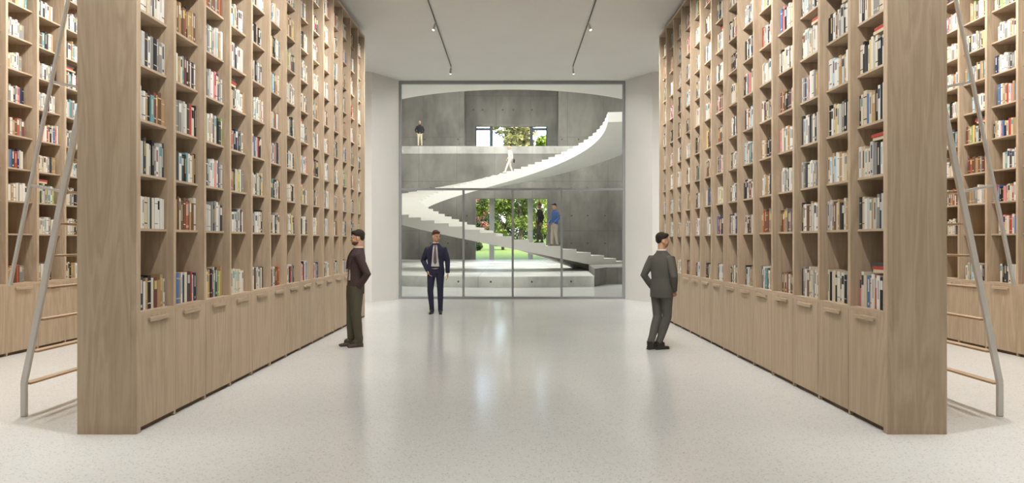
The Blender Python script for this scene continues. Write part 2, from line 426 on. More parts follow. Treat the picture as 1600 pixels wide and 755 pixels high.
def tree(name, label, x, y, h, cw, leaf, n, bottom=.25, seed=0, size=.15, trunk=.16):
    rnd = random.Random(seed); g = lawn_z(y)
    root = thing(name, label, 'tree', (x, y, g - .05), 0, 'garden trees')
    tk = MB(); pts = [(0, 0, 0)]
    for i in range(1, 6): pts.append((rnd.uniform(-.12, .12) * i * .5, rnd.uniform(-.1, .1), h * .8 * i / 5))
    tk.tube(pts, [trunk * (1 - .8 * i / 5) for i in range(6)], 8)
    for i in range(7):
        b0 = pts[1 + i % 4]; a = rnd.uniform(0, 2 * PI); l = cw * rnd.uniform(.45, .8)
        tk.tube([b0, (b0[0] + l * .5 * math.cos(a), b0[1] + l * .5 * math.sin(a), b0[2] + l * .35), (b0[0] + l * math.cos(a), b0[1] + l * math.sin(a), b0[2] + l * .8)], [trunk * .4, trunk * .25, trunk * .08], 6)
    obj('trunk', tk, BARK, root, True)
    fo = MB(); blobs = []
    for i in range(16):
        a = rnd.uniform(0, 2 * PI); t = rnd.uniform(bottom, 1); rr = cw * (.25 + .75 * math.sin(PI * min(1, max(.05, (t - bottom) / (1.08 - bottom)))) ** .7) * rnd.uniform(.25, .8)
        blobs.append((rr * math.cos(a), rr * math.sin(a), h * t, cw * rnd.uniform(.28, .5)))
    for i in range(int(n * 3.2)):
        bx, by, bz, br = rnd.choice(blobs)
        d = Vector((rnd.gauss(0, 1), rnd.gauss(0, 1), rnd.gauss(0, 1))).normalized() * br * rnd.uniform(.55, 1.05)
        c = Vector((bx, by, max(h * bottom * .8, bz + d.z * .8))) + Vector((d.x, d.y, 0))
        u = Vector((rnd.gauss(0, 1), rnd.gauss(0, 1), rnd.gauss(0, .6))).normalized(); v = u.cross(Vector((rnd.gauss(0, 1), rnd.gauss(0, 1), rnd.gauss(0, 1)))).normalized()
        s = size * rnd.uniform(.5, 1.2)
        fo.quad(c - u * s, c - v * s * .55, c + u * s, c + v * s * .55)
    obj('crown', fo, leaf, root)
tree('maple_tree', 'pinkish copper-leaved tree seen through the left of the garden opening', -4.1, 70, 5.6, 1.7, LEAF[4], 1800, .25, 1)
tree('birch_tree', 'slim pale-trunked tree beside the copper-leaved tree', -3.35, 66, 8, 1.2, LEAF[0], 1200, .45, 2, trunk=.1)
tree('broadleaf_tree', 'bushy low green tree between the two concrete columns', -.9, 64, 5.2, 1.7, LEAF[0], 2400, .12, 3)
tree('broadleaf_tree', 'broad green tree with a dark trunk centred in the garden opening', 1.0, 72, 8.0, 2.6, LEAF[0], 3200, .28, 4, trunk=.24)
tree('broadleaf_tree', 'light green tree behind the woman on the stairs', 4.3, 78, 8.4, 2.5, LEAF[2], 2800, .2, 5)
tree('conifer_tree', 'dark tree at the back of the lawn behind the light green tree', 3.0, 100, 10, 4, LEAF[1], 3200, .12, 7)
tree('tall_tree', 'tall olive-leaved tree filling the middle of the upper window', .2, 84, 21.5, 3.7, LEAF[3], 1500, .42, 8, .42, .16)
tree('tall_tree', 'lime green treetop in the far side pane of the upper window', 5.6, 88, 20.4, 2.5, LEAF[2], 3200, .4, 9, .4, .15)
tree('shrub_tree', 'dark shrub under the copper-leaved tree', -3.9, 62, 2.6, 1.3, LEAF[1], 1400, .05, 10)
tree('hedge_tree', 'wide dark tree closing the back of the lawn', -6.5, 96, 9, 4.2, LEAF[1], 3400, .08, 11)
tree('hedge_tree', 'wide green tree closing the back of the lawn', 8.2, 92, 9, 4, LEAF[0], 3400, .08, 12)

def hedge():
    rnd = random.Random(31); fo = MB(); y0 = 106; g = lawn_z(y0)
    for i in range(15000):
        x = rnd.uniform(-10, 10); h = 4.6 + 1.3 * math.sin(x * .9) + .7 * math.sin(x * 2.3 + 1)
        c = Vector((x, rnd.uniform(-1.1, 1.1), h * rnd.random() ** .8))
        u = Vector((rnd.gauss(0, 1), rnd.gauss(0, 1), rnd.gauss(0, .7))).normalized(); v = u.cross(Vector((rnd.gauss(0, 1), rnd.gauss(0, 1), rnd.gauss(0, 1)))).normalized(); k = .2 * rnd.uniform(.6, 1.2)
        fo.quad(c - u * k, c - v * k * .6, c + u * k, c + v * k * .6)
    o = obj('hedge', fo, LEAF[1]); o.location = (0, y0, g); o['kind'] = 'stuff'
    tag(o, 'tall dark hedge closing the far end of the lawn', 'hedge')
hedge()
# ------------------------------------------------------------------ bookcases
PITCH = .592; TOP = 6.02; SH0 = 1.735; SHP = .476; REC = .068
CNT = {'shelf': 0}
def bookcase(side, xf, y0, nb, label, recess_end=True, name='bookcase'):
    """side -1: faces +x with its front at x=-xf; side +1 mirrored. Built along y from y0."""
    s = side; root = thing(name, label, 'bookcase', (s * (xf + .25), y0, 0), 0)
    c = (s * (xf + .25), y0, 0)
    X = lambda d: s * (xf + d)
    D = .5; y1 = y0 + nb * PITCH
    for yy, far in ((y0, 0), (y1, 1)):
        ya, yb = (yy - .022, yy + .038) if not far else (yy - .038, yy + .022)
        obj('side_panel', rel(MB().box(X(.05), X(D), ya, yb, 0, TOP), c), OAK, root, bevel=.002)
        obj('corner_post', rel(MB().box(X(0), X(.0492), ya, yb, 0, TOP), c), OAK, root, bevel=.002)
    obj('top_board', rel(MB().box(X(.001), X(D - .001), y0 + .038, y1 - .038, TOP - .045, TOP - .001), c), OAK_H, root)
    obj('back_panel', rel(MB().box(X(D - .03), X(D - .002), y0 + .038, y1 - .038, .03, TOP - .045), c), OAK, root)
    obj('ledge_board', rel(MB().box(X(.002), X(D - .03), y0 + .038, y1 - .038, .99, 1.02), c), OAK_H, root)
    obj('plinth', rel(MB().box(X(.035), X(D - .04), y0 + .038, y1 - .038, .0, .05), c), DARK, root)
    for k in range(1, nb):
        yy = y0 + k * PITCH
        obj('upright', rel(MB().box(X(.001), X(D - .03), yy - .021, yy + .021, 1.02, TOP - .045), c), OAK, root, bevel=.0015)
        obj('base_divider', rel(MB().box(X(.003), X(.034), yy - .0143, yy + .0143, 0, .99), c), OAK, root)
    extra = MB(); n = 0
    for k in range(nb):
        ya = y0 + k * PITCH + (.038 if k == 0 else .021); yb = y0 + (k + 1) * PITCH - (.038 if k == nb - 1 else .021)
        d = obj('door', rel(MB().box(X(.0), X(.022), ya + .0 - (.0065 if k else -.0003), yb + (.0065 if k < nb - 1 else -.0003), .045, .9895), c), OAK, root)
        ym = (ya + yb) / 2
        obj('handle', rel(MB().box(X(-.024), X(0), ym - .155, ym + .155, .938, .962).box(X(-.024), X(-.016), ym - .155, ym + .155, .925, .938), c), OAK_H, d, bevel=.003)
        for j in range(9):
            zt = SH0 + SHP * j
            if n < 99: obj('shelf', rel(MB().box(X(REC), X(D - .03), ya, yb, zt - .022, zt), c), OAK_H, root)
            else: extra.box(X(REC), X(D - .03), ya, yb, zt - .022, zt)
            n += 1
    if extra.v:
        o = obj('shelf_boards', rel(extra, c), OAK_H, root); o['kind'] = 'stuff'
    return root
NB = 14; Y0 = 5.392
bookcase(-1, 3.15, Y0, NB, 'tall oak bookcase with base doors that the man in the brown jacket faces')
bookcase(1, 3.15, Y0, NB, 'tall oak bookcase with base doors beside the man in the grey suit')
YR0 = 9.024 - 3 * PITCH; NR = 9
bookcase(-1, 7.12, YR0, NR, 'oak wall bookcase seen past the end of the brown-jacketed man\'s bookcase')
bookcase(1, 7.12, YR0, NR, 'oak wall bookcase seen past the end of the grey-suited man\'s bookcase')

# books
PAL = {'ivory': (208, 201, 185), 'white': (216, 213, 206), 'cream': (198, 184, 156), 'light grey': (186, 184, 178), 'grey': (132, 130, 126),
       'charcoal': (62, 62, 64), 'black': (34, 33, 34), 'tan': (168, 138, 100), 'brown': (108, 78, 56), 'navy': (44, 54, 86), 'blue': (74, 112, 162),
       'teal': (104, 150, 154), 'red': (168, 66, 58), 'maroon': (112, 62, 58), 'pink': (212, 132, 132), 'yellow': (204, 184, 118), 'green': (140, 160, 100), 'pale blue': (170, 196, 210), 'rust': (166, 90, 62)}
NAMES = list(PAL); BM = [plain('book_' + n.replace(' ', '_'), lin(*PAL[n]), .55, 0, .35) for n in NAMES]
PAGES = plain('book_pages', lin(226, 216, 194), .8)
IDX = {n: i for i, n in enumerate(NAMES)}
SETS = [['white'] * 4 + ['ivory', 'cream', 'light grey', 'charcoal', 'ivory'],
        ['ivory', 'black', 'white', 'cream', 'charcoal', 'grey', 'ivory', 'tan'],
        ['tan', 'brown', 'white', 'charcoal', 'white', 'tan', 'black', 'teal', 'maroon'],
        ['red', 'ivory', 'navy', 'blue', 'grey', 'light grey', 'black', 'ivory', 'charcoal'],
        ['light grey', 'teal', 'charcoal', 'green', 'yellow', 'tan', 'cream', 'maroon'],
        ['white', 'pink', 'ivory', 'navy', 'grey', 'light grey', 'white'],
        ['cream', 'ivory', 'brown', 'white', 'ivory', 'black', 'light grey'],
        ['pale blue', 'white', 'teal', 'ivory', 'rust', 'cream', 'white'],
        ['black', 'grey', 'white', 'light grey', 'charcoal', 'ivory', 'grey'],
        ['blue', 'cream', 'ivory', 'pink', 'white', 'red', 'ivory', 'cream'],
        ['brown', 'rust', 'maroon', 'tan', 'brown', 'grey', 'brown'],
        ['ivory', 'yellow', 'cream', 'white', 'black', 'ivory', 'light grey'],
        ['white', 'pale blue', 'ivory', 'white', 'cream', 'ivory', 'tan', 'white']]
NEAR_L = {(0, 0): 2, (0, 1): 0, (0, 2): 8, (0, 3): 2, (0, 4): 8, (0, 5): 0, (1, 0): 3, (1, 1): 10, (1, 2): 2, (1, 3): 3, (1, 4): 2, (1, 5): 10, (2, 0): 4, (2, 1): 8, (2, 2): 5, (2, 3): 4, (2, 4): 5, (2, 5): 8}
NEAR_R = {(0, 0): 9, (0, 1): 1, (0, 2): 11, (0, 3): 9, (0, 4): 11, (0, 5): 1, (1, 0): 11, (1, 1): 6, (1, 2): 12, (1, 3): 11, (1, 4): 12, (1, 5): 6, (2, 0): 6, (2, 1): 6, (2, 2): 5, (2, 3): 8, (2, 4): 5, (2, 5): 6}
ORD = 'first second third fourth fifth sixth seventh eighth ninth tenth eleventh twelfth thirteenth fourteenth fifteenth sixteenth seventeenth eighteenth nineteenth twentieth'.split()
def row_z(r): return 1.02 if r == 0 else SH0 + SHP * (r - 1)
def row(side, bay, r, rear, rnd):
    """books of one niche: (start, thickness, height, depth, colour name, kind) measured from the near upright"""
    key = (bay, r); sets = NEAR_L if side < 0 else NEAR_R
    si = sets[key] if (not rear and key in sets) else rnd.randrange(len(SETS))
    names = list(SETS[si])
    if not (not rear and key in sets): rnd.shuffle(names)
    L = PITCH - .05; fill = (L + .024) * ((1.0 if bay < 3 else rnd.uniform(.88, 1.0)) if not rear else rnd.uniform(.66, 1.0))
    if bay == (NR if rear else NB) - 1: fill -= .022
    out = []; y = .046 if bay == 0 else .024; hb = rnd.uniform(.275, .315) if (not rear and bay < 3) else rnd.uniform(.235, .29); i = 0
    ths = []
    while sum(ths) < fill - y - .015: ths.append(rnd.uniform(.03, .056))
    k = (fill - y - .003 * len(ths)) / sum(ths)
    for t in ths:
        t *= k
        h = hb * rnd.uniform(.86, 1.06) if si not in (0,) else hb * rnd.uniform(.98, 1.02)
        nm = names[i % len(names)] if rnd.random() < .72 else rnd.choice(('ivory', 'white', 'light grey', 'charcoal', 'grey', 'tan', 'black'))
        out.append((y, t, h, rnd.uniform(.17, .22), nm)); y += t + rnd.uniform(.0005, .003); i += 1
    flat = []
    if (not rear and side > 0 and key in ((0, 2), (0, 4))) or rnd.random() < .07:
        zt = max(o[2] for o in out); a = out[0][0] + .02
        for j, nm in enumerate(('cream', 'red', 'charcoal')[:2 if rnd.random() < .4 else 3]):
            flat.append((a + rnd.uniform(0, .03), rnd.uniform(.22, .28), zt + .001, .028, nm)); zt += .03
    return out, flat
stuff = MB(); stuffm = BM + [PAGES]
def add_book(mb, xa, xb, s, ya, yb, za, zb, ci, pi):
    """cover board wrap with a recessed page block; xa = spine x, xb = fore-edge x (signed)"""
    mb.box(xa, xb, ya, yb, za, zb, ci)
def spine_marks(rnd, ya, yb, za, zb):
    m = rnd.randrange(5); w = yb - ya; h = zb - za; c = (ya + yb) / 2
    if m == 0: return [(ya + .1 * w, yb - .1 * w, za + .62 * h, za + .9 * h)]
    if m == 1: return [(ya, yb, za + .8 * h, za + .83 * h), (ya, yb, za + .15 * h, za + .18 * h)]
    if m == 2: return [(c - .14 * w, c + .14 * w, za + .3 * h, za + .85 * h)]
    if m == 3: return [(c - .2 * w, c + .2 * w, za + .5 * h, za + .9 * h), (c - .2 * w, c + .2 * w, za + .08 * h, za + .16 * h)]
    return []
nind = 0
cands = []
for side, xf, y0, nb, rear in ((-1, 3.15, Y0, NB, 0), (1, 3.15, Y0, NB, 0), (-1, 7.12, YR0, NR, 1), (1, 7.12, YR0, NR, 1)):
    for bay in range(nb):
        for r in range(10):
            cands.append((bay * 10 + r * .1 + rear * 500, side, xf, y0, bay, r, rear))
cands.sort()
who = {-1: "brown-jacket man's", 1: "grey-suit man's"}
LIGHT = ('ivory', 'white', 'cream', 'light grey', 'pale blue', 'yellow', 'pink')
for _, side, xf, y0, bay, r, rear in cands:
    rnd = random.Random(hash((side, bay, r, rear)) & 0xffff if False else (side + 2) * 10007 + bay * 131 + r * 17 + rear * 977)
    if rear and rnd.random() < .06: continue
    up_, flat = row(side, bay, r, rear, rnd)
    z0 = row_z(r); ybase = y0 + bay * PITCH
    xa = side * (xf + REC + .004)
    single = (not rear) and ((bay <= 1 and r <= 5) or (bay == 2 and r <= 5)) and nind + len(up_) + len(flat) <= 300
    allb = [(ybase + y, ybase + y + t, z0 + .0005, z0 + h, d, nm, 0) for y, t, h, d, nm in up_] + [(ybase + a, ybase + a + l, z0 + zt, z0 + zt + th, .19, nm, 1) for a, l, zt, th, nm in flat]
    for i, (ya, yb, za, zb, d, nm, fl) in enumerate(allb):
        xs_ = xa + side * rnd.uniform(0, .012); xb = xs_ + side * d
        mk = spine_marks(rnd, ya, yb, za, zb) if not fl else []
        mc = rnd.choice(('black', 'charcoal', 'navy', 'maroon', 'grey', 'teal') if nm in LIGHT else ('ivory', 'cream', 'yellow', 'white', 'light grey'))
        if single:
            c = (xs_, (ya + yb) / 2, za)
            t = .003
            mb = MB()
            if not fl:
                mb.box(xs_, xs_ + side * .004, ya, yb, za, zb); mb.box(xs_ + side * .004, xb, ya, ya + t, za, zb); mb.box(xs_ + side * .004, xb, yb - t, yb, za, zb)
                pg = MB().box(xs_ + side * .004, xb - side * .004, ya + t, yb - t, za + .004, zb - .004)
            else:
                mb.box(xs_, xs_ + side * .004, ya, yb, za, zb); mb.box(xs_ + side * .004, xb, ya, yb, za, za + t); mb.box(xs_ + side * .004, xb, ya, yb, zb - t, zb)
                pg = MB().box(xs_ + side * .004, xb - side * .004, ya + .004, yb - .004, za + t, zb - t)
            th = yb - ya
            desc = ('slim' if th < .033 else 'thick' if th > .044 else 'medium') if not fl else 'flat-lying'
            lv = 'base niche' if r == 0 else 'shelf ' + ('one', 'two', 'three', 'four', 'five')[r - 1]
            o = obj('book', rel(mb, c), BM[IDX[nm]]); o.location = c
            if fl: lab = f"{nm} book lying on the upright row, {lv}, {ORD[bay]} bay, {who[side]} bookcase, layer {('one','two','three')[i - len(up_)]}"
            else: lab = f"{desc} {nm} book, {ORD[i]} from near upright, {lv}, {ORD[bay]} bay, {who[side]} bookcase"
            tag(o, lab, 'book', f'books in the {ORD[bay]} bay of the {who[side]} bookcase')
            obj('page_block', rel(pg, c), PAGES, o)
            for (a, b, e, f) in mk[:2]:
                obj('title_label', rel(MB().box(xs_ - side * .0008, xs_ + side * .0004, a, b, e, f), c), BM[IDX[mc]], o)['label'] = f'{mc} title label on the spine'
            nind += 1
        else:
            stuff.box(xs_, xb, ya, yb, za, zb, IDX[nm])
            for (a, b, e, f) in mk:
                stuff.box(xs_ - side * .0008, xs_ + side * .0004, a, b, e, f, IDX[mc])
bo = obj('books', stuff, stuffm); bo['kind'] = 'stuff'; tag(bo, 'rows of mixed books filling the farther bays and the wall bookcases', 'books')

# ------------------------------------------------------------------ library ladders
def ladder(s, label):
    yn, yf = 5.93, 6.70
    base = (s * 4.52, (yn + yf) / 2, 0)
    root = thing('library_ladder', label, 'ladder', base, 0, 'library ladders')
    k = .204; x0 = 4.52; zb = .31; zt = 4.05
    P = lambda z, y: (s * (x0 - k * (z - zb)), y, z)
    for y in (yn, yf):
        obj('stringer', rel(MB().bar((s * x0, y, 0), (s * x0, y, zb + .004), .052, .034, up=(0, 1, 0)).bar(P(zb, y), P(zt, y), .054, .034, up=(0, 1, 0)), base), STEEL, root, bevel=.006)
    z = zb
    while z < zt - .1:
        x = x0 - k * (z - zb)
        obj('tread', rel(MB().box(s * (x - .05), s * (x + .035), yn + .02, yf - .02, z - .021, z), base), TREAD, root, bevel=.006)
        z += .297
    nx, nz = -1 * -.98, .2    # offset to the climbing side
    off = .31
    hr = lambda z, y: (s * (x0 - k * (z - zb) + off * .98), y, z + off * .2)
    for y in (yn,):
        h = obj('handrail', rel(MB().bar(hr(1.15, y), hr(zt - .05, y), .029, .028, up=(0, 1, 0)), base), STEEL, root, bevel=.006)
        for zz in (2.08, 3.04, 3.95):
            obj('bracket', rel(MB().bar(P(zz, y), hr(zz, y), .022, .022, up=(0, 1, 0)), base), STEEL, h)
ladder(-1, 'grey metal ladder with wooden treads behind the brown-jacketed man\'s bookcase')
ladder(1, 'grey metal ladder with wooden treads behind the grey-suited man\'s bookcase')

# ------------------------------------------------------------------ ceiling track lights
RAIL = plain('track_black', lin(104, 97, 90), .5, .3)
HEAD = plain('lamp_housing', lin(196, 192, 184), .5)
for s in (-1, 1):
    tx = s * 1.57
    tag(obj('light_track', MB().box(tx - .009, tx + .009, 2.0, 16.5, CZ - .03, CZ), RAIL), 'thin dark light track on the ceiling ' + ('above the man in the navy suit' if s < 0 else 'on the side of the grey-suited man'), 'track', 'ceiling light tracks')
    for y, nm in ((16.45, 'at the window end'), (13.1, 'midway along'), (10.2, 'third from the window along'), (7.4, 'fourth from the window along'), (4.6, 'nearest the camera along')):
        L = thing('spotlight', f'small pale spotlight {nm} the track {"above the navy-suited man" if s < 0 else "on the grey-suited man side"}', 'spotlight', (tx, y, CZ - .03), 0, 'track spotlights')
        obj('stem', MB().tube([(0, 0, 0), (0, 0, -.06)], .008, 8), HEAD, L, True)
        d = Vector((s * .25, -.25, -.93)).normalized() if y < 16 else Vector((s * .1, .05, -1)).normalized()
        a = Vector((0, 0, -.05)); b = a + d * .14
        obj('housing', MB().tube([a, a + d * .02, b - d * .01, b], [.018, .026, .026, .027], 14), HEAD, L, True)
        obj('lens', MB().tube([b, b + d * .003], [.024, .022], 14), LENS, L)
        sd = bpy.data.lights.new('spot_beam', 'SPOT'); sd.energy = 60 if y > 16 else 440; sd.spot_size = R(96); sd.spot_blend = .8; sd.shadow_soft_size = .06; sd.color = WARM
        so = bpy.data.objects.new('spot_beam', sd); COL.objects.link(so); so.parent = L; so.location = b + d * .02
        so.rotation_euler = Vector((s * .54, .40, -.70)).to_track_quat('-Z', 'Y').to_euler()

# ------------------------------------------------------------------ people
SKIN = plain('skin', lin(206, 158, 128), .55, 0, .35)
SKIN_D = plain('skin_dark', lin(140, 98, 76), .55, 0, .35)
HAIR_D = plain('hair_dark', lin(44, 34, 28), .6, 0, .3, .4, 300)
HAIR_B = plain('hair_brown', lin(78, 44, 34), .6, 0, .3, .4, 300)
EYE_W = plain('eye_white', lin(230, 226, 220), .3); EYE_D = plain('eye_iris', lin(40, 30, 24), .3); LIP = plain('lip', lin(166, 104, 90), .5)
def cloth(n, c): return plain(n, lin(*c), .85, 0, .2, .25, 38)
def remesh(mb, voxel, it=3, floor=None, cut=None):
    me = mb.mesh('tmp', []); o = bpy.data.objects.new('tmp', me); COL.objects.link(o)
    m = o.modifiers.new('r', 'REMESH'); m.mode = 'VOXEL'; m.voxel_size = voxel; m.use_smooth_shade = True
    if it: k = o.modifiers.new('s', 'SMOOTH'); k.iterations = it; k.factor = .5
    dg = bpy.context.evaluated_depsgraph_get()
    new = bpy.data.meshes.new_from_object(o.evaluated_get(dg)); bpy.data.objects.remove(o); bpy.data.meshes.remove(me)
    if floor is not None:
        for v in new.vertices:
            if v.co.z < floor: v.co.z = floor
    if cut:
        bm = bmesh.new(); bm.from_mesh(new)
        bmesh.ops.delete(bm, geom=[f for f in bm.faces if cut(f.calc_center_median())], context='FACES'); bm.to_mesh(new); bm.free()
    new.polygons.foreach_set('use_smooth', [True] * len(new.polygons))
    return new
def add_me(name, me, m, parent):
    me.materials.clear(); me.materials.append(m); me.name = name; return link(name, me, parent)

def lerp(a, b, t): return tuple(x + (y - x) * t for x, y in zip(a, b))
def hand(mb, wrist, elbow, curl, side, k=1.0, back=None):
    """palm, four unequal bent fingers and a thumb continuing the forearm"""
    W = Vector(wrist); d = (W - Vector(elbow)).normalized()
    f = Vector((0, -1, 0)); f = (f - d * f.dot(d)).normalized()        # towards the thumb
    n = d.cross(f).normalized()
    if n.x * side > 0: n = -n                                           # palm looks to the body
    P = W + d * .045
    rot = Matrix((f, n, d)).transposed().to_euler()
    mb.ell(W + d * .05, (.042 * k, .018 * k, .058 * k), 12, 8, rot)
    for i, (o, l) in enumerate(((.03, .075), (.010, .084), (-.010, .078), (-.029, .060))):
        p = W + d * .088 + f * o; pts = [p - d * .03, p]; dd = d.copy()
        for j in range(3):
            dd = (dd + n * curl * (.55 + .1 * i)).normalized(); p = p + dd * l * (.42, .33, .25)[j]; pts.append(p.copy())
        mb.tube(pts, [.0095 * k, .0098 * k, .0092 * k, .0085 * k, .0068 * k], 8)
    t0 = W + d * .022 + f * .03; t1 = t0 + d * .034 + f * .024 + n * .008; t2 = t1 + d * .034 + f * .004 + n * .01
    mb.tube([W + d * .012 + f * .012, t0, t1, t2], [.015 * k, .0125 * k, .011 * k, .008 * k], 8)

def person(label, loc, face, H, J, look, cols, opts, group=None):
    """J: joints of a 1.80 m figure that looks along -y with its left at +x. face: heading in degrees from -y, counter-clockwise."""
    sc = H / 1.80; vox = opts.get('vox', .006)
    sh, el, wr = J['sh'], J['el'], J['wr']; hip, kn, an = J['hip'], J['kn'], J['an']
    tilt = J.get('spine', (0, 0)); 
    def sp(z): t = max(0, (z - .95) / .55); return (tilt[0] * t, tilt[1] * t)
    body = MB()
    hx, hy = sp(1.6); yaw, pitch = look
    Hm = Matrix.Translation((hx, hy, 1.585)) @ Matrix.Rotation(R(yaw), 4, 'Z') @ Matrix.Rotation(R(pitch), 4, 'X')
    head = MB()
    head.ell((0, .012, .125), (.076, .096, .096), 22, 16)
    head.ell((0, -.020, .065), (.062, .075, .088), 20, 14)
    head.ell((0, -.052, .018), (.036, .034, .028), 14, 10)            # chin
    head.tube([(0, -.088, .100), (0, -.106, .072), (0, -.103, .062)], [.010, .014, .011], 10)      # nose
    head.ell((0, -.075, .112), (.052, .022, .014), 14, 8)             # brow
    for s in (-1, 1):
        head.ell((s * .077, .012, .082), (.010, .021, .031), 12, 8, (0, 0, s * .3))
        head.ell((s * .040, -.062, .066), (.022, .020, .020), 12, 8)  # cheek
    head.ell((0, -.086, .038), (.024, .010, .009), 12, 8)             # mouth
    head.v = [tuple(Hm @ Vector(v)) for v in head.v]
    b0 = len(body.v); body.v += head.v; body.f += head.f; body.m += head.m
    body.tube([(sp(1.40)[0], sp(1.40)[1] + .015, 1.42), (sp(1.5)[0], sp(1.5)[1] + .018, 1.52), tuple(Hm @ Vector((0, .018, .05)))], [.072, .058, .056], 16)
    secs = [(0, .005, .86, .13, .095), (0, .005, .96, .155, .105), (*sp(1.10), 1.10, .14, .09), (*sp(1.28), 1.28, .16, .10), (*sp(1.38), 1.38, .155, .09), (*sp(1.46), 1.46, .09, .065)]
    body.loft(secs)
    for i, s in enumerate((1, -1)):
        body.tube([(sh[i][0] * .9, sh[i][1], sh[i][2] - .045), el[i], wr[i]], [.046, .040, .027], 14)
        d = (Vector(wr[i]) - Vector(el[i])).normalized()
        hand(body, wr[i], el[i], opts.get('curl', .45), s)
        body.tube([hip[i], kn[i], an[i]], [.08, .052, .038], 14)
        tx = J['toe'][i]
        body.tube([an[i], (an[i][0] + tx[0] * .06, an[i][1] + tx[1] * .06, max(.035, an[i][2] - .05)), (an[i][0] + tx[0] * .12, an[i][1] + tx[1] * .12, max(.025, an[i][2] - .065))], [.030, .026, .018], 10)
    me = remesh(body, vox, 2, None); me.materials.append(cols['skin'])
    root = link('person', me); tag(root, label, 'person', group)
    root.location = loc; root.rotation_euler = (0, 0, R(face)); root.scale = (sc, sc, sc)
    # hair
    hb = MB()
    for c, r in opts.get('hair', [((0, .022, .150), (.081, .098, .085)), ((0, .056, .112), (.071, .056, .066)), ((0, -.04, .188), (.060, .055, .034))]): hb.ell(c, r, 20, 14)
    hb.v = [tuple(Hm @ Vector(v)) for v in hb.v]
    if not opts.get('bald'): add_me('hair', remesh(hb, max(.007, vox), 2), cols['hair'], root)
    if opts.get('beard'):
        bb = MB().ell((0, -.022, .026), (.0625, .0765, .046), 20, 12).ell((0, -.052, .014), (.0375, .0365, .03), 16, 10); bb.v = [tuple(Hm @ Vector(v)) for v in bb.v]
        bb2 = remesh(bb, .006, 1)
        add_me('beard', bb2, plain('beard', lin(84, 66, 54), .8), root)
    for s in (-1, 1):
        e = MB().ell((s * .031, -.084, .093), (.010, .006, .0055), 12, 8); e.v = [tuple(Hm @ Vector(v)) for v in e.v]; eo = obj('eye', e, EYE_W, root, True)
        e = MB().ell((s * .031, -.0885, .093), (.0058, .003, .0055), 10, 6); e.v = [tuple(Hm @ Vector(v)) for v in e.v]; obj('iris', e, EYE_D, eo, True)
        e = MB().tube([(s * .016, -.094, .112), (s * .034, -.093, .117), (s * .052, -.080, .111)], [.0045, .005, .003], 8); e.v = [tuple(Hm @ Vector(v)) for v in e.v]; obj('eyebrow', e, cols['hair'], root, True)
    e = MB().ell((0, -.0945, .038), (.022, .005, .005), 12, 6); e.v = [tuple(Hm @ Vector(v)) for v in e.v]; obj('lips', e, LIP, root, True)
    # trousers
    tr = MB(); fl = opts.get('leg', 1.0)
    tr.loft([(0, .004, .80, .12, .09), (0, .006, .88, .168, .118), (0, .004, .97, .168, .114), (*sp(1.04), 1.05, .155, .104)])
    for i, s in enumerate((1, -1)):
        k, a, h = kn[i], an[i], hip[i]
        d = (a[0], a[1] + .005, a[2] - .03 + (opts.get('boot', 0) * .35))
        tr.tube([(h[0], h[1], h[2] + .02), lerp(h, k, .3), lerp(h, k, .7), k, lerp(k, a, .4), lerp(k, a, .75), d], [.098 * fl, .094 * fl, .078 * fl, .070 * fl, .066 * fl, .056 * fl, .054 * fl], 18)
    add_me('trousers', remesh(tr, vox, 3), cols['trousers'], root)
    # shirt body under the jacket, collar, belt
    up = opts.get('top', 'jacket')
    if up == 'jacket':
        so = MB().loft([(*sp(.98), .97, .160, .110), (*sp(1.10), 1.10, .152, .104), (*sp(1.28), 1.28, .175, .114), (*sp(1.40), 1.40, .178, .106), (*sp(1.46), 1.46, .12, .08), (*sp(1.52), 1.52, .066, .066)])
        so_ = add_me('shirt', remesh(so, vox, 2), cols['shirt'], root)
        cl = MB().loft([(sp(1.5)[0], sp(1.5)[1] + .012, 1.475, .078, .076), (sp(1.5)[0], sp(1.5)[1] + .014, 1.55, .064, .066)], 24)
        obj('collar', cl, cols['shirt'], so_, True)
        obj('belt', MB().loft([(*sp(1.0), .995, .172, .120), (*sp(1.03), 1.03, .170, .119)], 28), EYE_D, root, True)
        if cols.get('tie'):
            q = sp(1.3)
            t = MB().loft([(q[0], q[1] - .120, 1.08, .008, .006), (q[0], q[1] - .126, 1.12, .036, .009), (q[0], q[1] - .130, 1.28, .030, .009), (q[0], q[1] - .118, 1.42, .018, .009), (q[0], q[1] - .094, 1.475, .022, .014)], 12)
            obj('tie', t, cols['tie'], root, True)
    # jacket
    jk = MB(); hem = opts.get('hem', .80); jw = opts.get('jw', 1.0)
    S = [(0, .008, hem, .192 * jw, .130), (0, .008, .93, .190 * jw, .132), (*sp(1.10), 1.10, .176 * jw, .122), (*sp(1.26), 1.26, .196 * jw, .130), (*sp(1.36), 1.36, .200 * jw, .125), (*sp(1.42), 1.42, .182 * jw, .112), (*sp(1.465), 1.465, .135, .103), (*sp(1.495), 1.495, .100, .098), (sp(1.53)[0], sp(1.53)[1] + .014, 1.532, .074, .076)]
    if hem > .93: S.pop(1)
    jk.loft(S, 28)
    for i, s in enumerate((1, -1)):
        a, b, c = sh[i], el[i], wr[i]
        a = (a[0] * .95 * jw, a[1], a[2] - .032)
        jk.tube([lerp(a, (0, 0, 1.38), .35), a, lerp(a, b, .5), b, lerp(b, c, .5), lerp(b, c, 1.0)], [.062, .069, .066, .060, .053, .045], 16)
    cut = None
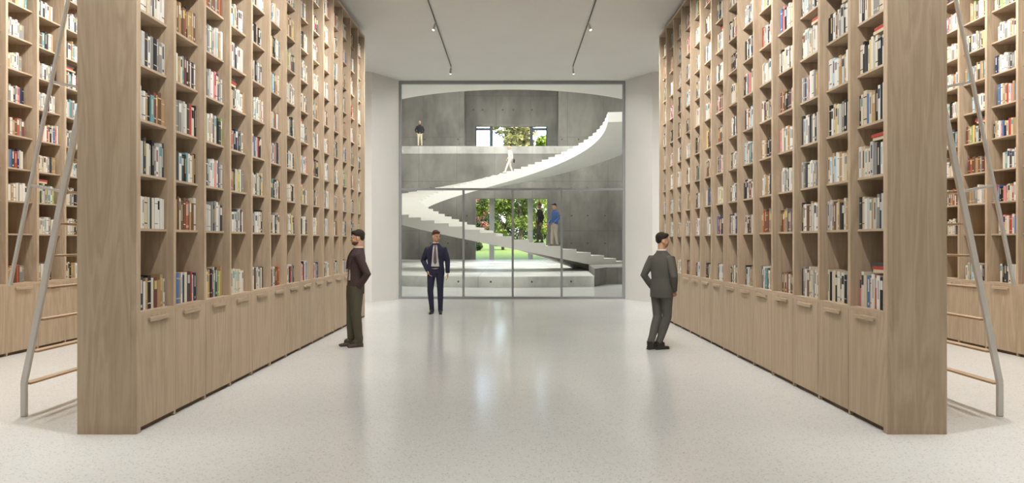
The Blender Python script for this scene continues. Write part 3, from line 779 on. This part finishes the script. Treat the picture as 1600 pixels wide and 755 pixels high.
    if up == 'jacket':
        o0, o1 = opts.get('open', (.035, .12)); zb = opts.get('openz', hem); cx = sp(1.2)
        def cut(c):
            if c.y > -.04 or c.z > 1.52: return False
            t = (1.5 - c.z) / (1.5 - zb)
            if t < 0 or t > 1.02: return False
            wd = opts['openf'](t) if 'openf' in opts else o0 + (o1 - o0) * t
            return abs(c.x - sp(c.z)[0]) < wd
    jo = add_me('jacket' if up == 'jacket' else opts.get('topname', 'shirt'), remesh(jk, max(vox, .007), 3, None, cut), cols['jacket'], root)
    if up == 'jacket':
        m = jo.modifiers.new('thick', 'SOLIDIFY'); m.thickness = .008; m.offset = -1
        for s in (-1, 1):                       # lapels
            lp = MB(); f = opts['openf'] if 'openf' in opts else (lambda t: o0 + (o1 - o0) * t)
            pts = []
            for z_ in (1.49, 1.44, 1.40, 1.30, 1.20):
                t = max(0, (1.5 - z_) / (1.5 - zb)); wd = f(t); q = sp(z_)
                dep = {1.49: -.088, 1.44: -.112, 1.40: -.128, 1.30: -.140, 1.20: -.138}[z_]
                pts.append(((q[0] + s * wd, q[1] + dep, z_), (q[0] + s * (wd + {1.49: .02, 1.44: .045, 1.40: .06, 1.30: .04, 1.20: .006}[z_]), q[1] + dep + .012 + .02, z_)))
            for (a, b), (c, d) in zip(pts, pts[1:]): lp.quad(a, b, d, c)
            o = obj('lapel', lp, cols['jacket'], jo); m = o.modifiers.new('thick', 'SOLIDIFY'); m.thickness = .012; m.offset = 0
    # shoes
    for i in range(2):
        a = an[i]; tx = J['toe'][i]; d = Vector((tx[0], tx[1], 0)).normalized(); ang = math.atan2(d.y, d.x) + PI / 2
        s_ = MB(); pit = math.atan2(-tx[2], 1.0)
        s_.ell((0, .025, .035), (.036, .045, .042), 14, 10).ell((0, -.06, .030), (.042, .075, .034), 14, 10).ell((0, -.125, .024), (.036, .065, .026), 14, 10)
        bt = bool(opts.get('boot')); s_.ell((0, -.042, .075 if bt else .056), (.036, .068, .050 if bt else .034), 14, 10)
        s_.tube([(0, .01, .03), (0, .012, opts.get('boot', .085))], [.044, .052], 14)
        s_.box(-.034, .034, -.17, .06, .0, .02)
        me = remesh(s_, .006 if vox < .01 else .009, 2, .0)
        o = add_me('shoe', me, cols['shoe'], root)
        o.location = (a[0], a[1], max(0, a[2] - .09) + J.get('lift', (0, 0))[i]); o.rotation_euler = Euler((J.get('pitch', (0, 0))[i], 0, ang))
    return root

STAND = dict(sh=[(.185, .012, 1.435), (-.185, .012, 1.435)], el=[(.255, .03, 1.16), (-.255, .03, 1.16)], wr=[(.265, -.03, .915), (-.265, -.03, .915)],
             hip=[(.09, 0, .92), (-.09, 0, .92)], kn=[(.10, -.01, .50), (-.10, -.01, .50)], an=[(.10, .02, .09), (-.10, .02, .09)], toe=[(.2, -1, 0), (-.2, -1, 0)])
def pose(**k): d = {a: list(b) for a, b in STAND.items()}; d.update(k); return d

# brown-jacketed man, profile, hand in pocket
person('man with a dark beard in a brown jacket, hand in pocket, facing the bookcase', (-2.42, 9.86, 0), -64, 1.79,
       pose(wr=[(.170, .015, .925), (-.165, -.01, .925)], el=[(.262, .13, 1.13), (-.255, .10, 1.14)], an=[(.06, .05, .09), (-.09, -.04, .09)], kn=[(.085, -.0, .50), (-.10, -.03, .50)], spine=(0, .045), toe=[(.1, -1, 0), (-.15, -1, 0)]),
       (-20, 6), dict(skin=SKIN, hair=HAIR_D, jacket=cloth('brown_jacket', (72, 58, 56)), trousers=cloth('olive_trousers', (84, 80, 64)), shirt=cloth('white_shirt', (214, 206, 196)), shoe=plain('brown_boot', lin(70, 58, 48), .5)),
       dict(beard=1, openf=lambda t: .045 + .05 * math.sin(min(1, t) * PI * .8) + .05 * max(0, t - .6), hem=.82, boot=.16, leg=1.12))
# navy suit
person('man in an open navy suit and grey tie standing before the glazed wall', (-1.71, 14.35, 0), 0, 1.86,
       pose(wr=[(.262, -.03, .885), (-.168, -.02, .925)], el=[(.25, .04, 1.15), (-.285, .09, 1.15)], kn=[(.10, -.01, .50), (-.115, -.015, .50)], an=[(.10, .02, .09), (-.085, .02, .09)], toe=[(.12, -1, 0), (-.12, -1, 0)]),
       (38, 10), dict(skin=SKIN, hair=HAIR_B, jacket=cloth('navy_suit', (50, 50, 70)), trousers=cloth('navy_trousers', (48, 49, 68)), shirt=cloth('shirt_white', (222, 216, 214)), tie=cloth('grey_tie', (112, 100, 104)), shoe=plain('black_shoe', lin(40, 36, 34), .35)),
       dict(openf=lambda t: .045 + .065 * min(1, t), hem=.84, leg=.95))
# grey suit from behind, ankles crossed
person('man in a grey suit seen from behind with crossed ankles and hands in pockets', (2.26, 9.66, 0), 132, 1.745,
       pose(wr=[(.165, -.02, .92), (-.178, -.07, .91)], el=[(.262, .10, 1.14), (-.27, .07, 1.14)], kn=[(.06, .03, .50), (-.085, -.02, .50)], an=[(.05, .22, .10), (.0, .08, .09)], toe=[(-.25, -1, 0), (-.45, -1, 0)], spine=(0, -.01)),
       (-30, 4), dict(skin=SKIN, hair=HAIR_D, jacket=cloth('grey_suit', (88, 86, 80)), trousers=cloth('grey_trousers', (90, 88, 82)), shirt=cloth('pale_shirt', (212, 208, 198)), shoe=plain('black_boot', lin(42, 38, 36), .4)),
       dict(openf=lambda t: .03 + .03 * t, hem=.80, boot=.13, leg=1.0))
# balcony man
person('bald man in a dark jacket and beige trousers standing on the upper balcony', (-6.38, 44.25, BF), 15, 1.78,
       pose(wr=[(.215, -.1, .93), (-.23, -.1, .94)], el=[(.29, .06, 1.16), (-.29, .06, 1.16)], kn=[(.11, -.01, .50), (-.10, -.01, .50)], an=[(.14, .02, .09), (-.10, .02, .09)]),
       (10, 5), dict(skin=SKIN, hair=HAIR_D, jacket=cloth('dark_jacket', (50, 48, 52)), trousers=cloth('beige_trousers', (206, 194, 168)), shirt=cloth('dark_shirt', (60, 58, 60)), shoe=plain('shoe_tan', lin(120, 100, 80), .5)),
       dict(bald=1, vox=.012, openf=lambda t: .012, hem=.88))
def on_stair(phi, r, k=None):
    zz = max(z for a, b, z in steps if a <= phi < b + 1e-6 and (True)) if k is None else k
    x, y = pol(phi, r); return (x, y, zz)
# white-clad man walking down the upper flight
wl = on_stair(-179, 6.4)
person('person in white walking down the upper flight, holding a small black bag', wl, -78, 1.74,
       pose(wr=[(.25, .10, .92), (-.25, -.14, .96)], el=[(.25, .07, 1.17), (-.25, .0, 1.17)], kn=[(.09, -.20, .56), (-.09, .02, .50)], an=[(.09, -.36, .12), (-.09, .17, .12)], toe=[(0, -1, 0), (0, -1, 0)], spine=(0, -.05)),
       (0, 12), dict(skin=SKIN, hair=plain('hair_fair', lin(196, 178, 150), .6), jacket=cloth('white_top', (228, 224, 216)), trousers=cloth('white_trousers', (216, 212, 202)), shirt=cloth('white_undershirt', (226, 222, 216)), shoe=plain('shoe_white', lin(206, 202, 196), .5)),
       dict(vox=.012, top='shirt', topname='white_top', hem=.86))
bgx = MB().box(-.05, .05, -.13, .13, 0, .24)
bag = obj('handbag', bgx, EYE_D, bevel=.02); bag.location = (wl[0] + .24, wl[1] - .33, wl[2] + .62)
obj('strap', MB().tube([(0, -.08, .235), (0, -.06, .30), (0, .0, .32), (0, .06, .30), (0, .08, .235)], .008, 8), EYE_D, bag, True)
tag(bag, 'small black bag held by the person in white on the upper flight', 'bag')
# couple on the lower flight
person('woman with a hair bun in a black blazer walking up the lower flight', on_stair(9.0, 7.5), -70, 1.66,
       pose(wr=[(.24, -.02, .92), (-.24, -.06, .92)], el=[(.25, .06, 1.16), (-.25, .04, 1.16)], kn=[(.07, -.06, .50), (-.08, -.05, .50)], an=[(.06, .10, .09), (-.07, -.08, .09)], toe=[(.1, -1, 0), (-.1, -1, 0)]),
       (15, 14), dict(skin=SKIN_D, hair=HAIR_B, jacket=cloth('black_blazer', (44, 42, 42)), trousers=cloth('dark_trousers', (78, 72, 66)), shirt=cloth('cream_blouse', (210, 204, 196)), shoe=plain('shoe_dark', lin(48, 42, 38), .5)),
       dict(vox=.011, openf=lambda t: .03 + .02 * t, hem=.82, leg=.9, jw=.92, hair=[((0, .022, .150), (.083, .10, .086)), ((0, .065, .10), (.072, .06, .08)), ((0, .04, .255), (.046, .046, .042))]))
person('man in a blue shirt and light trousers walking up the lower flight', on_stair(13.6, 7.65), -62, 1.80,
       pose(wr=[(.22, -.15, .95), (-.23, -.17, .95)], el=[(.26, .05, 1.16), (-.26, .04, 1.16)], kn=[(.09, .0, .50), (-.09, -.06, .50)], an=[(.09, .07, .09), (-.09, -.08, .09)], toe=[(.1, -1, 0), (-.1, -1, 0)]),
       (5, 14), dict(skin=SKIN, hair=HAIR_D, jacket=cloth('blue_shirt', (84, 110, 164)), trousers=cloth('stone_trousers', (188, 180, 164)), shirt=cloth('blue_shirt_inner', (84, 110, 164)), shoe=plain('shoe_brown', lin(120, 104, 88), .5)),
       dict(vox=.011, top='shirt', topname='blue_shirt', hem=.90))
print('individual books', nind)
